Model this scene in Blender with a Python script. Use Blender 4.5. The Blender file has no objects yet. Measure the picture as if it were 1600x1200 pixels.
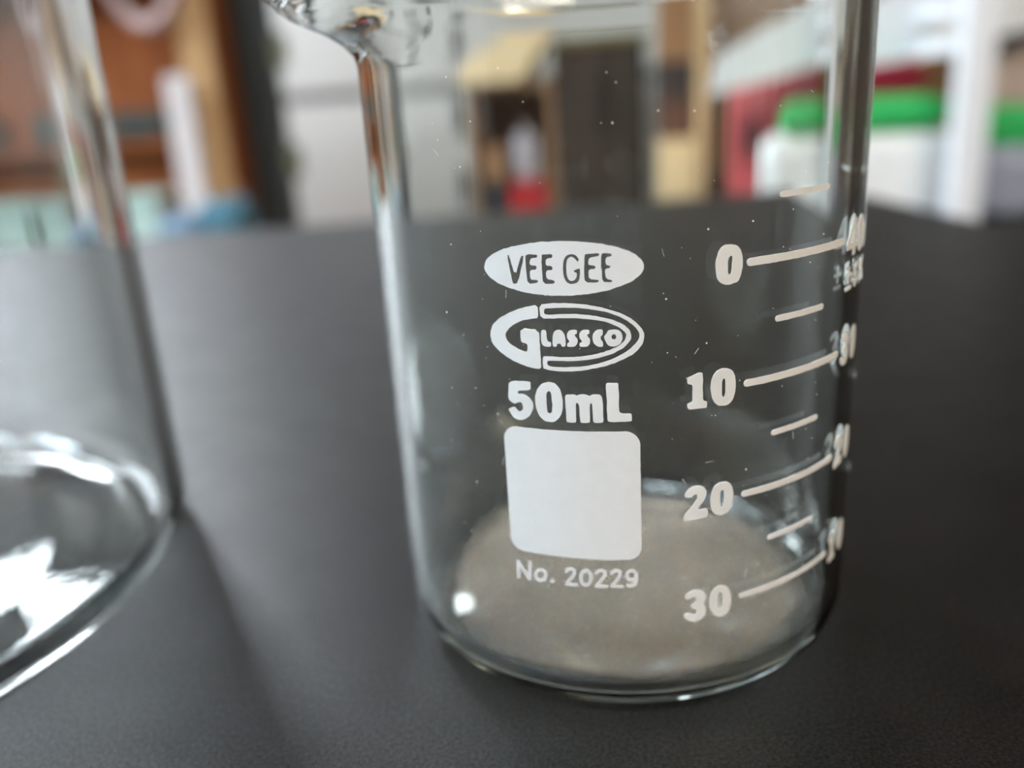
import bpy, bmesh, math, random
from mathutils import Vector, Matrix, noise
from mathutils.geometry import tessellate_polygon

rng = random.Random(7)
scene = bpy.context.scene
COL = scene.collection
MM = 0.001
TZ = 0.9                      # height of the table top above the floor
R = 0.021                     # outer radius of the small beaker, whose axis is x = y = 0

# ---------------------------------------------------------------- camera
F_PX, PITCH, ROLL, YAW = 1353.94, 0.323818, -0.0640747, -0.1260695
CAM = Vector((0.0, -0.078568, TZ + 0.0482836))
fw = Vector((math.sin(YAW) * math.cos(PITCH), math.cos(YAW) * math.cos(PITCH), -math.sin(PITCH)))
rt = Vector((math.cos(YAW), -math.sin(YAW), 0))
up = rt.cross(fw)
rt2 = rt * math.cos(ROLL) + up * math.sin(ROLL)
up2 = -rt * math.sin(ROLL) + up * math.cos(ROLL)
cam_data = bpy.data.cameras.new('camera')
cam = bpy.data.objects.new('camera', cam_data)
COL.objects.link(cam)
m = Matrix.Identity(4)
for i in range(3):
    m[i][0], m[i][1], m[i][2], m[i][3] = rt2[i], up2[i], -fw[i], CAM[i]
cam.matrix_world = m
cam_data.sensor_width = 36.0
cam_data.lens = 36.0 * F_PX / 1600.0
cam_data.clip_start, cam_data.clip_end = 0.004, 30.0
cam_data.dof.use_dof = True
cam_data.dof.focus_distance = 0.0598
cam_data.dof.aperture_fstop = 15.0
scene.camera = cam

# ---------------------------------------------------------------- light and exposure
world = bpy.data.worlds.new('world')
scene.world = world
world.use_nodes = True
world.node_tree.nodes['Background'].inputs[0].default_value = (0.78, 0.88, 1.0, 1)
world.node_tree.nodes['Background'].inputs[1].default_value = 0.8
scene.view_settings.view_transform = 'Standard'
scene.view_settings.look = 'None'
scene.view_settings.gamma = 1.0
scene.view_settings.use_curve_mapping = False
scene.view_settings.exposure = 0.45
cy = scene.cycles
cy.max_bounces = 20
cy.transmission_bounces = 16
cy.glossy_bounces = 8
cy.diffuse_bounces = 4
cy.caustics_reflective = True
cy.caustics_refractive = True
cy.blur_glossy = 0.0
cy.sample_clamp_indirect = 30.0
LAMP_BACK, LAMP_ROOM, LAMP_DOOR_FILL, WINDOW_W = 86.0, 39.5, 38.0, 32.0

win = bpy.data.lights.new('window_daylight', 'AREA')
win.shape, win.size, win.size_y = 'RECTANGLE', 1.05, 1.3
win.energy, win.color = WINDOW_W, (0.84, 0.91, 1.0)
wo = bpy.data.objects.new('window_daylight', win)
COL.objects.link(wo)
wo.location = (-2.57, 2.0, TZ + 1.05)
wo.rotation_euler = (0, -math.pi / 2, 0)

# ---------------------------------------------------------------- helpers
def at(px, py, Y):
    """the point at distance line Y seen in the photograph's pixel"""
    v = fw * F_PX + rt2 * (px - 800) - up2 * (py - 600)
    return CAM + v * ((Y - CAM.y) / v.y)

def srgb(r, g, b):
    def f(c):
        c /= 255.0
        return c / 12.92 if c <= 0.04045 else ((c + 0.055) / 1.055) ** 2.4
    return (f(r), f(g), f(b), 1.0)

MATS = {}
def mat(name, col, rough=0.6, var=0.12, scale=12.0, bump=0.0, metallic=0.0, stretch=(1, 1, 1), bscale=None):
    if name in MATS:
        return MATS[name]
    M = bpy.data.materials.new(name)
    M.use_nodes = True
    nt = M.node_tree
    b = nt.nodes['Principled BSDF']
    b.inputs['Roughness'].default_value = rough
    b.inputs['Metallic'].default_value = metallic
    tc = nt.nodes.new('ShaderNodeTexCoord')
    mp = nt.nodes.new('ShaderNodeMapping')
    mp.inputs['Scale'].default_value = stretch
    nt.links.new(tc.outputs['Object'], mp.inputs['Vector'])
    n = nt.nodes.new('ShaderNodeTexNoise')
    n.inputs['Scale'].default_value = scale
    n.inputs['Detail'].default_value = 4
    nt.links.new(mp.outputs[0], n.inputs['Vector'])
    cr = nt.nodes.new('ShaderNodeValToRGB')
    lo = tuple(c * (1 - var) for c in col[:3]) + (1,)
    hi = tuple(min(1, c * (1 + var)) for c in col[:3]) + (1,)
    cr.color_ramp.elements[0].position, cr.color_ramp.elements[1].position = 0.3, 0.7
    cr.color_ramp.elements[0].color, cr.color_ramp.elements[1].color = lo, hi
    nt.links.new(n.outputs['Fac'], cr.inputs['Fac'])
    nt.links.new(cr.outputs['Color'], b.inputs['Base Color'])
    if bump:
        n2 = nt.nodes.new('ShaderNodeTexNoise')
        n2.inputs['Scale'].default_value = bscale or scale * 4
        n2.inputs['Detail'].default_value = 3
        nt.links.new(mp.outputs[0], n2.inputs['Vector'])
        bp = nt.nodes.new('ShaderNodeBump')
        bp.inputs['Strength'].default_value = bump
        bp.inputs['Distance'].default_value = 0.002
        nt.links.new(n2.outputs['Fac'], bp.inputs['Height'])
        nt.links.new(bp.outputs[0], b.inputs['Normal'])
    MATS[name] = M
    return M

def wood(name, c1, c2, rough=0.85, scale=3.0):
    if name in MATS:
        return MATS[name]
    M = mat(name, c1, rough, 0.2, scale, 0.15, stretch=(8, 8, 0.8))
    cr = [n for n in M.node_tree.nodes if n.type == 'VALTORGB'][0]
    cr.color_ramp.elements[0].color, cr.color_ramp.elements[1].color = c1, c2
    return M

def emit(name, col, strength):
    M = bpy.data.materials.new(name)
    M.use_nodes = True
    b = M.node_tree.nodes['Principled BSDF']
    b.inputs['Base Color'].default_value = (0.8, 0.8, 0.8, 1)
    b.inputs['Emission Color'].default_value = col
    b.inputs['Emission Strength'].default_value = strength
    return M

def obj(name, bm, material, parent=None, smooth=False, bevel=0.0, loc=None, rotz=0.0):
    if bevel:
        bmesh.ops.bevel(bm, geom=[e for e in bm.edges], offset=bevel, segments=2, affect='EDGES', clamp_overlap=True)
    bmesh.ops.recalc_face_normals(bm, faces=bm.faces[:])
    me = bpy.data.meshes.new(name)
    bm.to_mesh(me)
    bm.free()
    if smooth:
        for p in me.polygons:
            p.use_smooth = True
    me.materials.append(material)
    o = bpy.data.objects.new(name, me)
    COL.objects.link(o)
    if loc is not None:
        o.location = loc
    o.rotation_euler.z = rotz
    if parent is not None:
        o.parent = parent
    return o

def empty(name, loc, rotz=0.0):
    o = bpy.data.objects.new(name, None)
    o.empty_display_size = 0.05
    COL.objects.link(o)
    o.location = loc
    o.rotation_euler.z = rotz
    return o

def tag(o, label, cat, group=None):
    o['label'], o['category'] = label, cat
    if group:
        o['group'] = group
    return o

def struct(o):
    o['kind'] = 'structure'
    return o

def add_box(bm, x0, x1, y0, y1, z0, z1):
    vs = [bm.verts.new(v) for v in ((x0, y0, z0), (x1, y0, z0), (x1, y1, z0), (x0, y1, z0),
                                    (x0, y0, z1), (x1, y0, z1), (x1, y1, z1), (x0, y1, z1))]
    for f in ((0, 3, 2, 1), (4, 5, 6, 7), (0, 1, 5, 4), (1, 2, 6, 5), (2, 3, 7, 6), (3, 0, 4, 7)):
        bm.faces.new([vs[i] for i in f])
    return bm

def box(x0, x1, y0, y1, z0, z1):
    return add_box(bmesh.new(), x0, x1, y0, y1, z0, z1)

def prism(pts, d):
    """polygon of 3-D points pushed back by the vector d"""
    bm = bmesh.new()
    a = [bm.verts.new(p) for p in pts]
    b = [bm.verts.new(Vector(p) + Vector(d)) for p in pts]
    bm.faces.new(a)
    bm.faces.new(b[::-1])
    n = len(a)
    for i in range(n):
        bm.faces.new((a[i], a[(i + 1) % n], b[(i + 1) % n], b[i]))
    return bm

def tube(pts, r, n=10, closed=False):
    bm = bmesh.new()
    pts = [Vector(p) for p in pts]
    rings = []
    N = len(pts)
    ref = Vector((0.13, 0.21, 1)).normalized()
    for i, p in enumerate(pts):
        if closed:
            t = pts[(i + 1) % N] - pts[i - 1]
        else:
            t = pts[min(i + 1, N - 1)] - pts[max(i - 1, 0)]
        t.normalize()
        a = t.cross(ref)
        if a.length < 1e-4:
            a = t.cross(Vector((1, 0, 0)))
        a.normalize()
        b = t.cross(a)
        rings.append([bm.verts.new(p + (a * math.cos(k * 2 * math.pi / n) + b * math.sin(k * 2 * math.pi / n)) * r) for k in range(n)])
    for i in range(N if closed else N - 1):
        A, B = rings[i], rings[(i + 1) % N]
        for k in range(n):
            bm.faces.new((A[k], A[(k + 1) % n], B[(k + 1) % n], B[k]))
    if not closed:
        bm.faces.new(rings[0][::-1])
        bm.faces.new(rings[-1])
    return bm

def soft_block(sx, sy, sz, e=0.35, lump=0.0, seed=0, n=20):
    """a bulging sack-like block standing on z = 0"""
    bm = bmesh.new()
    bmesh.ops.create_uvsphere(bm, u_segments=n * 2, v_segments=n, radius=1.0)
    for v in bm.verts:
        c = v.co
        q = Vector([math.copysign(abs(k) ** e, k) for k in c])
        if lump:
            q *= 1 + lump * noise.noise(c * 2.2 + Vector((seed, seed * 2.1, 3)))
        v.co = Vector((q.x * sx / 2, q.y * sy / 2, (max(q.z, -0.97) + 0.97) / 1.97 * sz))
    return bm
GL = {
  'V': [(-7.38,37.72), (-7.23,37.76), (-6.85,36.24), (-6.33,37.70), (-6.09,37.70), (-6.66,35.79), (-7.01,35.72), (-7.09,35.86)],
  'E1': [(-6.04,37.68), (-5.80,37.81), (-5.15,37.79), (-5.14,37.59), (-5.65,37.51), (-5.72,37.07), (-5.21,37.03), (-5.27,36.75), (-5.74,36.71), (-5.73,36.06), (-5.18,36.03), (-5.20,35.83), (-5.96,35.75), (-6.00,36.62)],
  'E2': [(-4.84,37.75), (-4.72,37.81), (-4.07,37.83), (-4.08,37.57), (-4.53,37.51), (-4.58,37.04), (-4.11,37.00), (-4.10,36.74), (-4.57,36.70), (-4.56,36.12), (-3.99,36.02), (-4.04,35.78), (-4.82,35.77), (-4.86,36.64)],
  'G': [(-2.26,37.45), (-2.48,37.73), (-2.79,37.83), (-3.15,37.70), (-3.33,37.35), (-3.39,36.80), (-3.35,36.24), (-3.19,35.88), (-2.88,35.76), (-2.48,35.82), (-2.27,36.07), (-2.23,36.62), (-2.24,36.84), (-2.44,36.78), (-2.67,36.67), (-2.62,36.57), (-2.46,36.53), (-2.46,36.23), (-2.63,36.00), (-2.87,35.96), (-3.08,36.12), (-3.16,36.48), (-3.15,37.11), (-3.08,37.46), (-2.88,37.59), (-2.65,37.59), (-2.46,37.38), (-2.38,37.27)],
  'E3': [(-1.90,37.72), (-1.74,37.80), (-0.93,37.83), (-0.92,37.62), (-1.55,37.53), (-1.64,37.40), (-1.66,37.05), (-1.19,36.99), (-1.19,36.77), (-1.66,36.73), (-1.64,36.10), (-0.98,36.03), (-1.00,35.84), (-1.92,35.83), (-1.96,36.62)],
  'E4': [(-0.78,37.76), (-0.55,37.83), (-0.09,37.75), (-0.09,37.56), (-0.40,37.55), (-0.52,37.40), (-0.49,37.01), (-0.18,36.94), (-0.23,36.79), (-0.50,36.77), (-0.58,36.58), (-0.51,36.11), (-0.09,35.95), (-0.13,35.82), (-0.75,35.84), (-0.77,36.74), (-0.82,36.86)],
  'gG': [(-5.30,34.30), (-6.27,34.11), (-7.32,33.74), (-8.25,33.24), (-8.89,32.70), (-9.17,32.01), (-9.07,31.35), (-8.53,30.77), (-7.65,30.22), (-6.53,29.80), (-5.85,29.66), (-5.28,29.65), (-5.27,30.30), (-5.29,31.36), (-5.29,32.52), (-6.70,32.58), (-6.72,31.62), (-6.55,31.50), (-6.30,31.48), (-6.20,31.32), (-6.25,30.92), (-6.38,30.85), (-6.97,31.02), (-7.57,31.35), (-7.86,31.70), (-7.90,32.03), (-7.73,32.37), (-7.21,32.82), (-6.50,33.14), (-5.81,33.29), (-5.29,33.33)],
  'gD': [(-5.18,34.31), (-4.29,34.43), (-3.18,34.45), (-1.88,34.33), (-0.74,34.09), (0.38,33.70), (1.27,33.17), (1.80,32.60), (2.02,32.03), (1.90,31.48), (1.39,30.86), (0.62,30.41), (-0.47,30.00), (-1.64,29.73), (-2.83,29.55), (-4.03,29.52), (-5.09,29.64), (-5.14,29.97), (-5.11,30.55), (-4.88,30.60), (-3.82,30.57), (-2.55,30.61), (-1.61,30.75), (-0.68,30.98), (0.18,31.32), (0.64,31.70), (0.79,32.09), (0.66,32.37), (0.21,32.75), (-0.54,33.09), (-1.53,33.30), (-2.68,33.39), (-3.86,33.38), (-5.15,33.31)],
  'gDh': [(-4.83,34.00), (-4.70,34.06), (-3.82,34.12), (-2.50,34.12), (-1.50,34.01), (-0.38,33.75), (0.67,33.28), (1.34,32.74), (1.68,32.17), (1.67,31.97), (1.48,31.58), (0.94,31.05), (0.16,30.59), (-0.85,30.21), (-2.02,29.93), (-3.21,29.83), (-4.50,29.83), (-4.79,29.95), (-4.81,30.23), (-4.65,30.31), (-3.51,30.30), (-2.40,30.34), (-1.30,30.50), (-0.22,30.80), (0.63,31.26), (1.06,31.76), (1.11,32.16), (0.96,32.52), (0.51,32.93), (-0.39,33.32), (-1.52,33.58), (-2.67,33.68), (-3.84,33.66), (-4.73,33.60), (-4.87,33.72)],
  'gL': [(-5.15,32.51), (-4.78,32.52), (-4.75,31.83), (-4.66,31.67), (-4.46,31.64), (-4.47,31.31), (-4.92,31.30), (-5.12,31.45), (-5.19,31.78)],
  'gA': [(-4.35,31.32), (-4.33,32.13), (-4.18,32.46), (-3.89,32.56), (-3.62,32.47), (-3.44,32.15), (-3.41,31.34), (-3.71,31.34), (-3.76,31.56), (-4.02,31.55), (-4.07,31.33)],
  'gS': [(-2.59,32.57), (-2.60,32.28), (-2.76,32.23), (-2.73,32.08), (-2.56,31.91), (-2.58,31.59), (-2.76,31.35), (-3.33,31.33), (-3.31,31.60), (-3.14,31.67), (-3.17,31.79), (-3.31,31.99), (-3.30,32.31), (-3.10,32.54)],
  'gS2': [(-1.73,32.57), (-1.74,32.27), (-1.90,32.23), (-1.87,32.08), (-1.70,31.91), (-1.71,31.59), (-1.89,31.35), (-2.45,31.34), (-2.44,31.61), (-2.27,31.68), (-2.30,31.80), (-2.44,32.00), (-2.43,32.32), (-2.24,32.54)],
  'gC': [(-0.82,32.57), (-0.81,32.22), (-0.99,32.06), (-0.97,31.86), (-0.81,31.66), (-0.83,31.32), (-1.20,31.35), (-1.47,31.59), (-1.55,31.95), (-1.48,32.31), (-1.21,32.56)],
  'gO': [(-0.76,32.06), (-0.56,32.29), (-0.45,32.49), (-0.10,32.56), (0.28,32.51), (0.48,32.26), (0.52,31.86), (0.37,31.51), (0.02,31.34), (-0.36,31.35), (-0.58,31.54), (-0.69,31.86)],
  'gOh': [(0.09,32.02), (0.04,31.88), (-0.08,31.83), (-0.20,31.89), (-0.24,32.03), (-0.19,32.17), (-0.07,32.23), (0.05,32.16)],
  'c5': [(-7.89,28.57), (-6.23,28.65), (-6.15,28.56), (-6.19,28.09), (-6.34,27.97), (-7.17,27.88), (-7.21,27.63), (-6.81,27.63), (-6.33,27.44), (-6.05,27.02), (-6.06,26.55), (-6.35,25.98), (-6.79,25.66), (-7.22,25.58), (-7.71,25.76), (-8.02,26.28), (-7.99,26.42), (-7.51,26.61), (-7.38,26.42), (-7.17,26.25), (-6.96,26.33), (-6.84,26.54), (-6.87,26.88), (-7.05,27.03), (-7.23,26.98), (-7.42,26.86), (-7.60,26.87), (-7.98,27.11), (-7.97,27.58)],
  'c0': [(-4.70,28.70), (-4.28,28.60), (-3.98,28.22), (-3.84,27.70), (-3.80,27.23), (-3.84,26.63), (-4.04,26.08), (-4.42,25.72), (-4.82,25.64), (-5.21,25.70), (-5.63,26.11), (-5.83,26.64), (-5.89,27.44), (-5.73,27.99), (-5.40,28.48), (-5.06,28.66)],
  'c0h': [(-4.79,28.05), (-4.64,27.95), (-4.61,27.52), (-4.58,27.06), (-4.63,26.45), (-4.82,26.30), (-4.98,26.39), (-5.02,26.90), (-5.02,27.50), (-4.97,27.90)],
  'cm': [(-3.63,27.70), (-3.48,27.83), (-2.98,27.82), (-2.79,27.74), (-2.54,27.85), (-2.29,27.87), (-2.04,27.81), (-1.89,27.71), (-1.67,27.84), (-1.35,27.88), (-1.11,27.81), (-0.98,27.61), (-0.95,26.95), (-0.95,25.79), (-1.04,25.72), (-1.61,25.72), (-1.70,25.89), (-1.69,26.95), (-1.75,27.22), (-1.84,27.20), (-1.89,26.95), (-1.90,25.82), (-2.01,25.72), (-2.52,25.70), (-2.61,25.80), (-2.62,26.94), (-2.69,27.20), (-2.84,27.19), (-2.88,26.93), (-2.88,25.79), (-2.99,25.71), (-3.51,25.69), (-3.60,25.83), (-3.62,26.91)],
  'cL': [(-0.72,28.62), (-0.56,28.69), (0.07,28.69), (0.16,28.61), (0.18,27.79), (0.14,26.68), (0.24,26.42), (0.95,26.40), (1.06,26.28), (1.06,25.85), (0.94,25.79), (0.13,25.76), (-0.61,25.79), (-0.68,25.96), (-0.68,27.48)],
  'nN': [(-8.12,12.29), (-8.12,13.68), (-7.19,12.34), (-7.05,13.82)],
  'no': [(-5.79,12.91), (-5.83,12.73), (-5.93,12.56), (-6.08,12.44), (-6.24,12.37), (-6.40,12.38), (-6.54,12.45), (-6.62,12.59), (-6.65,12.76), (-6.60,12.95), (-6.50,13.12), (-6.36,13.25), (-6.19,13.31), (-6.03,13.30), (-5.90,13.22), (-5.81,13.09)],
  'nd': [(-5.37,12.45), (-5.21,12.47)],
  'n2': [(-4.13,13.46), (-3.98,13.67), (-3.74,13.76), (-3.50,13.65), (-3.48,13.38), (-3.67,13.05), (-3.96,12.68), (-4.14,12.35), (-3.38,12.39)],
  'n0': [(-2.24,13.11), (-2.28,12.85), (-2.37,12.64), (-2.50,12.48), (-2.65,12.42), (-2.80,12.46), (-2.92,12.59), (-3.00,12.80), (-3.02,13.04), (-2.99,13.29), (-2.89,13.51), (-2.76,13.66), (-2.61,13.72), (-2.46,13.69), (-2.34,13.56), (-2.26,13.35)],
  'n2b': [(-1.83,13.53), (-1.69,13.71), (-1.45,13.79), (-1.19,13.69), (-1.17,13.43), (-1.38,13.04), (-1.65,12.68), (-1.83,12.40), (-1.03,12.40)],
  'n2c': [(-0.67,13.56), (-0.53,13.72), (-0.30,13.80), (-0.05,13.68), (-0.03,13.41), (-0.22,13.05), (-0.49,12.70), (-0.66,12.44), (0.12,12.40)],
  'n9': [(1.18,13.37), (1.15,13.22), (1.07,13.10), (0.95,13.02), (0.81,12.99), (0.68,13.02), (0.57,13.11), (0.49,13.24), (0.47,13.39), (0.50,13.54), (0.58,13.66), (0.69,13.75), (0.83,13.78), (0.96,13.74), (1.08,13.65), (1.15,13.53)],
  'n9t': [(1.18,13.43), (1.18,12.90), (1.02,12.54), (0.73,12.46), (0.50,12.55)],
  'a0': [(8.03,37.79), (8.35,37.71), (8.63,37.55), (8.80,37.28), (8.94,36.83), (8.97,36.28), (8.88,35.74), (8.77,35.42), (8.59,35.15), (8.21,35.09), (7.84,35.02), (7.52,35.11), (7.21,35.31), (7.04,35.62), (6.94,36.10), (6.91,36.62), (7.02,37.00), (7.13,37.42), (7.36,37.68), (7.71,37.79)],
  'a0h': [(8.08,37.02), (8.17,36.91), (8.15,36.55), (8.12,36.20), (8.09,35.80), (7.97,35.70), (7.86,35.82), (7.84,36.23), (7.81,36.59), (7.88,36.91)],
  'b1': [(6.08,28.99), (6.10,28.53), (6.11,27.06), (6.19,26.91), (6.39,26.85), (6.45,26.70), (6.41,26.42), (6.32,26.35), (5.77,26.38), (5.28,26.36), (5.05,26.41), (5.00,26.64), (5.01,26.84), (5.27,26.91), (5.37,27.03), (5.34,28.16), (5.27,28.22), (5.04,28.27), (4.96,28.39), (4.98,28.66), (5.11,28.77), (5.45,28.91), (5.71,29.03), (5.90,29.04)],
  'b0': [(7.86,29.10), (8.14,29.00), (8.37,28.80), (8.52,28.50), (8.60,28.11), (8.65,27.67), (8.60,27.21), (8.48,26.80), (8.28,26.52), (7.99,26.34), (7.67,26.32), (7.30,26.38), (7.02,26.61), (6.82,27.01), (6.71,27.45), (6.69,27.84), (6.74,28.33), (6.87,28.70), (7.10,28.98), (7.42,29.11)],
  'b0h': [(7.69,28.41), (7.80,28.26), (7.84,27.83), (7.83,27.33), (7.76,27.03), (7.66,26.96), (7.57,27.13), (7.54,27.72), (7.55,28.22)],
  'd2': [(4.82,19.69), (4.92,20.01), (5.23,20.31), (5.62,20.40), (6.06,20.34), (6.38,20.06), (6.49,19.67), (6.39,19.30), (6.11,18.92), (5.80,18.50), (6.08,18.42), (6.48,18.46), (6.61,18.29), (6.57,17.70), (5.84,17.69), (4.85,17.64), (4.76,17.75), (4.75,18.14), (5.16,18.55), (5.55,19.00), (5.79,19.39), (5.79,19.60), (5.69,19.73), (5.55,19.70), (5.37,19.51), (5.16,19.46), (4.90,19.53)],
  'd0': [(7.86,20.38), (8.16,20.28), (8.42,20.04), (8.58,19.67), (8.63,19.19), (8.61,18.60), (8.46,18.16), (8.21,17.83), (7.83,17.69), (7.45,17.72), (7.11,17.89), (6.90,18.24), (6.79,18.77), (6.80,19.36), (6.92,19.85), (7.16,20.23), (7.49,20.38)],
  'd0h': [(7.71,19.73), (7.83,19.69), (7.90,19.34), (7.89,18.75), (7.79,18.34), (7.67,18.32), (7.58,18.59), (7.54,19.19), (7.57,19.65)],
  'e3': [(4.82,11.21), (5.07,11.54), (5.48,11.71), (5.97,11.68), (6.35,11.43), (6.55,11.02), (6.49,10.71), (6.28,10.48), (6.47,10.16), (6.56,9.73), (6.46,9.33), (6.17,9.06), (5.70,8.91), (5.24,9.01), (4.91,9.22), (4.77,9.48), (4.91,9.73), (5.16,9.77), (5.37,9.60), (5.62,9.51), (5.80,9.64), (5.86,9.81), (5.74,9.97), (5.49,10.04), (5.32,10.23), (5.34,10.41), (5.53,10.54), (5.73,10.66), (5.79,10.93), (5.69,11.13), (5.48,11.12), (5.23,10.97), (4.95,11.02)],
  'e0': [(7.85,11.69), (8.21,11.54), (8.48,11.20), (8.63,10.71), (8.66,10.10), (8.56,9.56), (8.35,9.11), (7.99,8.93), (7.59,8.93), (7.19,9.19), (6.93,9.66), (6.81,10.19), (6.83,10.79), (6.99,11.30), (7.29,11.61), (7.59,11.70)],
  'e0h': [(7.75,11.12), (7.89,10.88), (7.92,10.41), (7.86,9.92), (7.73,9.67), (7.62,9.70), (7.53,10.09), (7.52,10.64), (7.60,11.04)],
}
# ---------------------------------------------------------------- the room
WHITE = mat('wall_paint', srgb(226, 224, 218), 0.85, 0.03, 6, 0.05)
CEIL = mat('dark_ceiling_boards', srgb(70, 65, 60), 0.9, 0.1, 9, 0.1)
BACKW = mat('brown_grey_block_wall', srgb(70, 60, 52), 0.9, 0.1, 9, 0.1)
FLOOR = mat('grey_concrete', srgb(120, 116, 110), 0.7, 0.15, 5, 0.1)
CZ = TZ + 1.75
BW0, BWD = Vector((-1.07, 2.6, 0)), Vector((math.cos(math.radians(-25)), math.sin(math.radians(-25)), 0))
X0, X1, Y0 = -2.6, 2.3, -2.1
def back_y(x):
    return BW0.y + (x - BW0.x) / BWD.x * BWD.y
def slab(pts, z0, z1):
    return prism([(p[0], p[1], z0) for p in pts], (0, 0, z1 - z0))
foot = [(X0 - .1, Y0 - .1), (X1 + .1, Y0 - .1), (X1 + .1, back_y(X1 + .1) + .1), (X0 - .1, back_y(X0 - .1) + .1)]
struct(obj('floor', slab(foot, -0.1, 0), FLOOR))
struct(obj('ceiling', slab(foot, CZ, CZ + 0.1), CEIL))
struct(obj('wall_right', slab([(X1, Y0), (X1 + .1, Y0), (X1 + .1, back_y(X1)), (X1, back_y(X1))], 0, CZ), BACKW))
struct(obj('wall_front', slab([(X0 - .1, Y0 - .1), (X1 + .1, Y0 - .1), (X1 + .1, Y0), (X0 - .1, Y0)], 0, CZ), BACKW))
# left wall with a window opening
WY0, WY1, WZ0, WZ1 = 1.3, 2.7, TZ + 0.47, TZ + 1.63
bm = bmesh.new()
yb = back_y(X0)
add_box(bm, X0 - .1, X0, Y0, WY0, 0, CZ)
add_box(bm, X0 - .1, X0, WY1, yb, 0, CZ)
add_box(bm, X0 - .1, X0, WY0, WY1, 0, WZ0)
add_box(bm, X0 - .1, X0, WY0, WY1, WZ1, CZ)
struct(obj('wall_left', bm, WHITE))
bm = bmesh.new()
for a in ((WY0, WY0 + .05, WZ0, WZ1), (WY1 - .05, WY1, WZ0, WZ1), (WY0 + .05, WY1 - .05, WZ0, WZ0 + .05), (WY0 + .05, WY1 - .05, WZ1 - .05, WZ1), (1.98, 2.02, WZ0 + .05, WZ1 - .05)):
    add_box(bm, X0 - .08, X0 - .03, a[0], a[1], a[2], a[3])
wroot = struct(obj('window_1', bm, mat('window_frame_white', srgb(230, 230, 228), 0.4, 0.02)))
# back wall
L = 5.6
bm = box(-1.75, L - 1.75, 0.0, 0.1, 0, CZ)
wb = struct(obj('wall_back', bm, BACKW, loc=(BW0.x, BW0.y, 0), rotz=math.radians(-25)))
# white sectional door in the back wall: four panels with recessed seams
droot = struct(empty('door_1', (BW0.x, BW0.y, 0), math.radians(-25)))
DOOR = mat('door_enamel', srgb(204, 200, 192), 0.45, 0.025, 5)
SEAM = mat('door_seam_grey', srgb(150, 148, 144), 0.7, 0.05)
HIN = mat('hinge_steel', srgb(120, 122, 122), 0.4, 0.1, metallic=0.6)
seam0 = 0.965
hs = [0.012, seam0 - 0.485, seam0, seam0 + 0.5, seam0 + 1.0, seam0 + 1.5]
obj('seam_backing', box(-0.62, 1.5, -0.025, -0.002, 0.012, hs[-1]), SEAM, droot)
for i in range(5):
    obj('door_panel', box(-0.62, 1.5, -0.055, -0.025, hs[i] + (0.014 if i else 0), hs[i + 1] - 0.014), DOOR, droot, bevel=0.008)
for z in (0.72, 0.9, 1.1, 1.3):
    obj('hinge', add_box(box(0.645, 0.685, -0.068, -0.0555, z - .035, z + .035), 0.655, 0.675, -0.078, -0.068, z - .05, z + .05), HIN, droot)

# ceiling lights: modelled fixtures, their diffusers give the room's light
def ceiling_light(x, y, rotz, strength, col, label, sx=1.2, sy=0.3, drop=0.0):
    r = empty('ceiling_light', (x, y, CZ - drop), rotz)
    if drop:
        for q in (-.25, .25):
            obj('hanging_rod', tube([(q, sy / 2 + .015, 0), (q, sy / 2 + .015, drop - .001)], .005), mat('fixture_white', srgb(235, 235, 232), 0.5, 0.02), r)
    tag(r, label, 'ceiling light', 'fluorescent ceiling lights')
    bm = bmesh.new()
    add_box(bm, -sx / 2 - .03, sx / 2 + .03, -sy / 2 - .03, -sy / 2, -.09, -.001)
    add_box(bm, -sx / 2 - .03, sx / 2 + .03, sy / 2, sy / 2 + .03, -.09, -.001)
    add_box(bm, -sx / 2 - .03, -sx / 2, -sy / 2, sy / 2, -.09, -.001)
    add_box(bm, sx / 2, sx / 2 + .03, -sy / 2, sy / 2, -.09, -.001)
    obj('housing', bm, mat('fixture_white', srgb(235, 235, 232), 0.5, 0.02), r)
    obj('diffuser', box(-sx / 2, sx / 2, -sy / 2, sy / 2, -.08, -.06), emit('tube_light_%.2f_%.2f' % (x, y), col, strength), r)
COOL, WARM, NEUT = (0.74, 0.87, 1.0, 1), (1.0, 0.87, 0.70, 1), (1.0, 0.97, 0.92, 1)
# a work light hung from the ceiling over the wooden shelf and tilted towards the table
wl_pos = Vector((-1.06, 1.36, TZ + 0.95))
wl = empty('work_light', wl_pos)
tag(wl, 'flood work light hung over the wooden shelf, tilted down at the table', 'work light')
aim = (Vector((-0.05, 0.0, TZ)) - wl_pos).normalized()
ax = aim.cross(Vector((0, 0, 1))).normalized()
az = ax.cross(aim)
def wlbox(a0, a1, b0, b1, c0, c1):
    bm = box(a0, a1, b0, b1, c0, c1)
    for v in bm.verts:
        v.co = ax * v.co.x + aim * v.co.y + az * v.co.z
    return bm
LW, LH = 0.105, 0.135
bm = wlbox(-LW - .02, LW + .02, -.06, -.045, -LH - .02, LH + .02)
for a in ((-LW - .02, -LW, -LH - .02, LH + .02), (LW, LW + .02, -LH - .02, LH + .02), (-LW, LW, -LH - .02, -LH), (-LW, LW, LH, LH + .02)):
    b2 = wlbox(a[0], a[1], -.045, .03, a[2], a[3])
    me_ = bpy.data.meshes.new('tmp')
    b2.to_mesh(me_)
    bm.from_mesh(me_)
    b2.free()
    bpy.data.meshes.remove(me_)
obj('housing', bm, mat('work_light_housing', srgb(60, 60, 60), 0.5), wl)
obj('diffuser', wlbox(-LW, LW, -.04, -.03, -LH, LH), emit('work_light_glow', (0.84, 0.92, 1.0, 1), LAMP_BACK), wl)
back = -aim * .07 + az * .1
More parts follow.
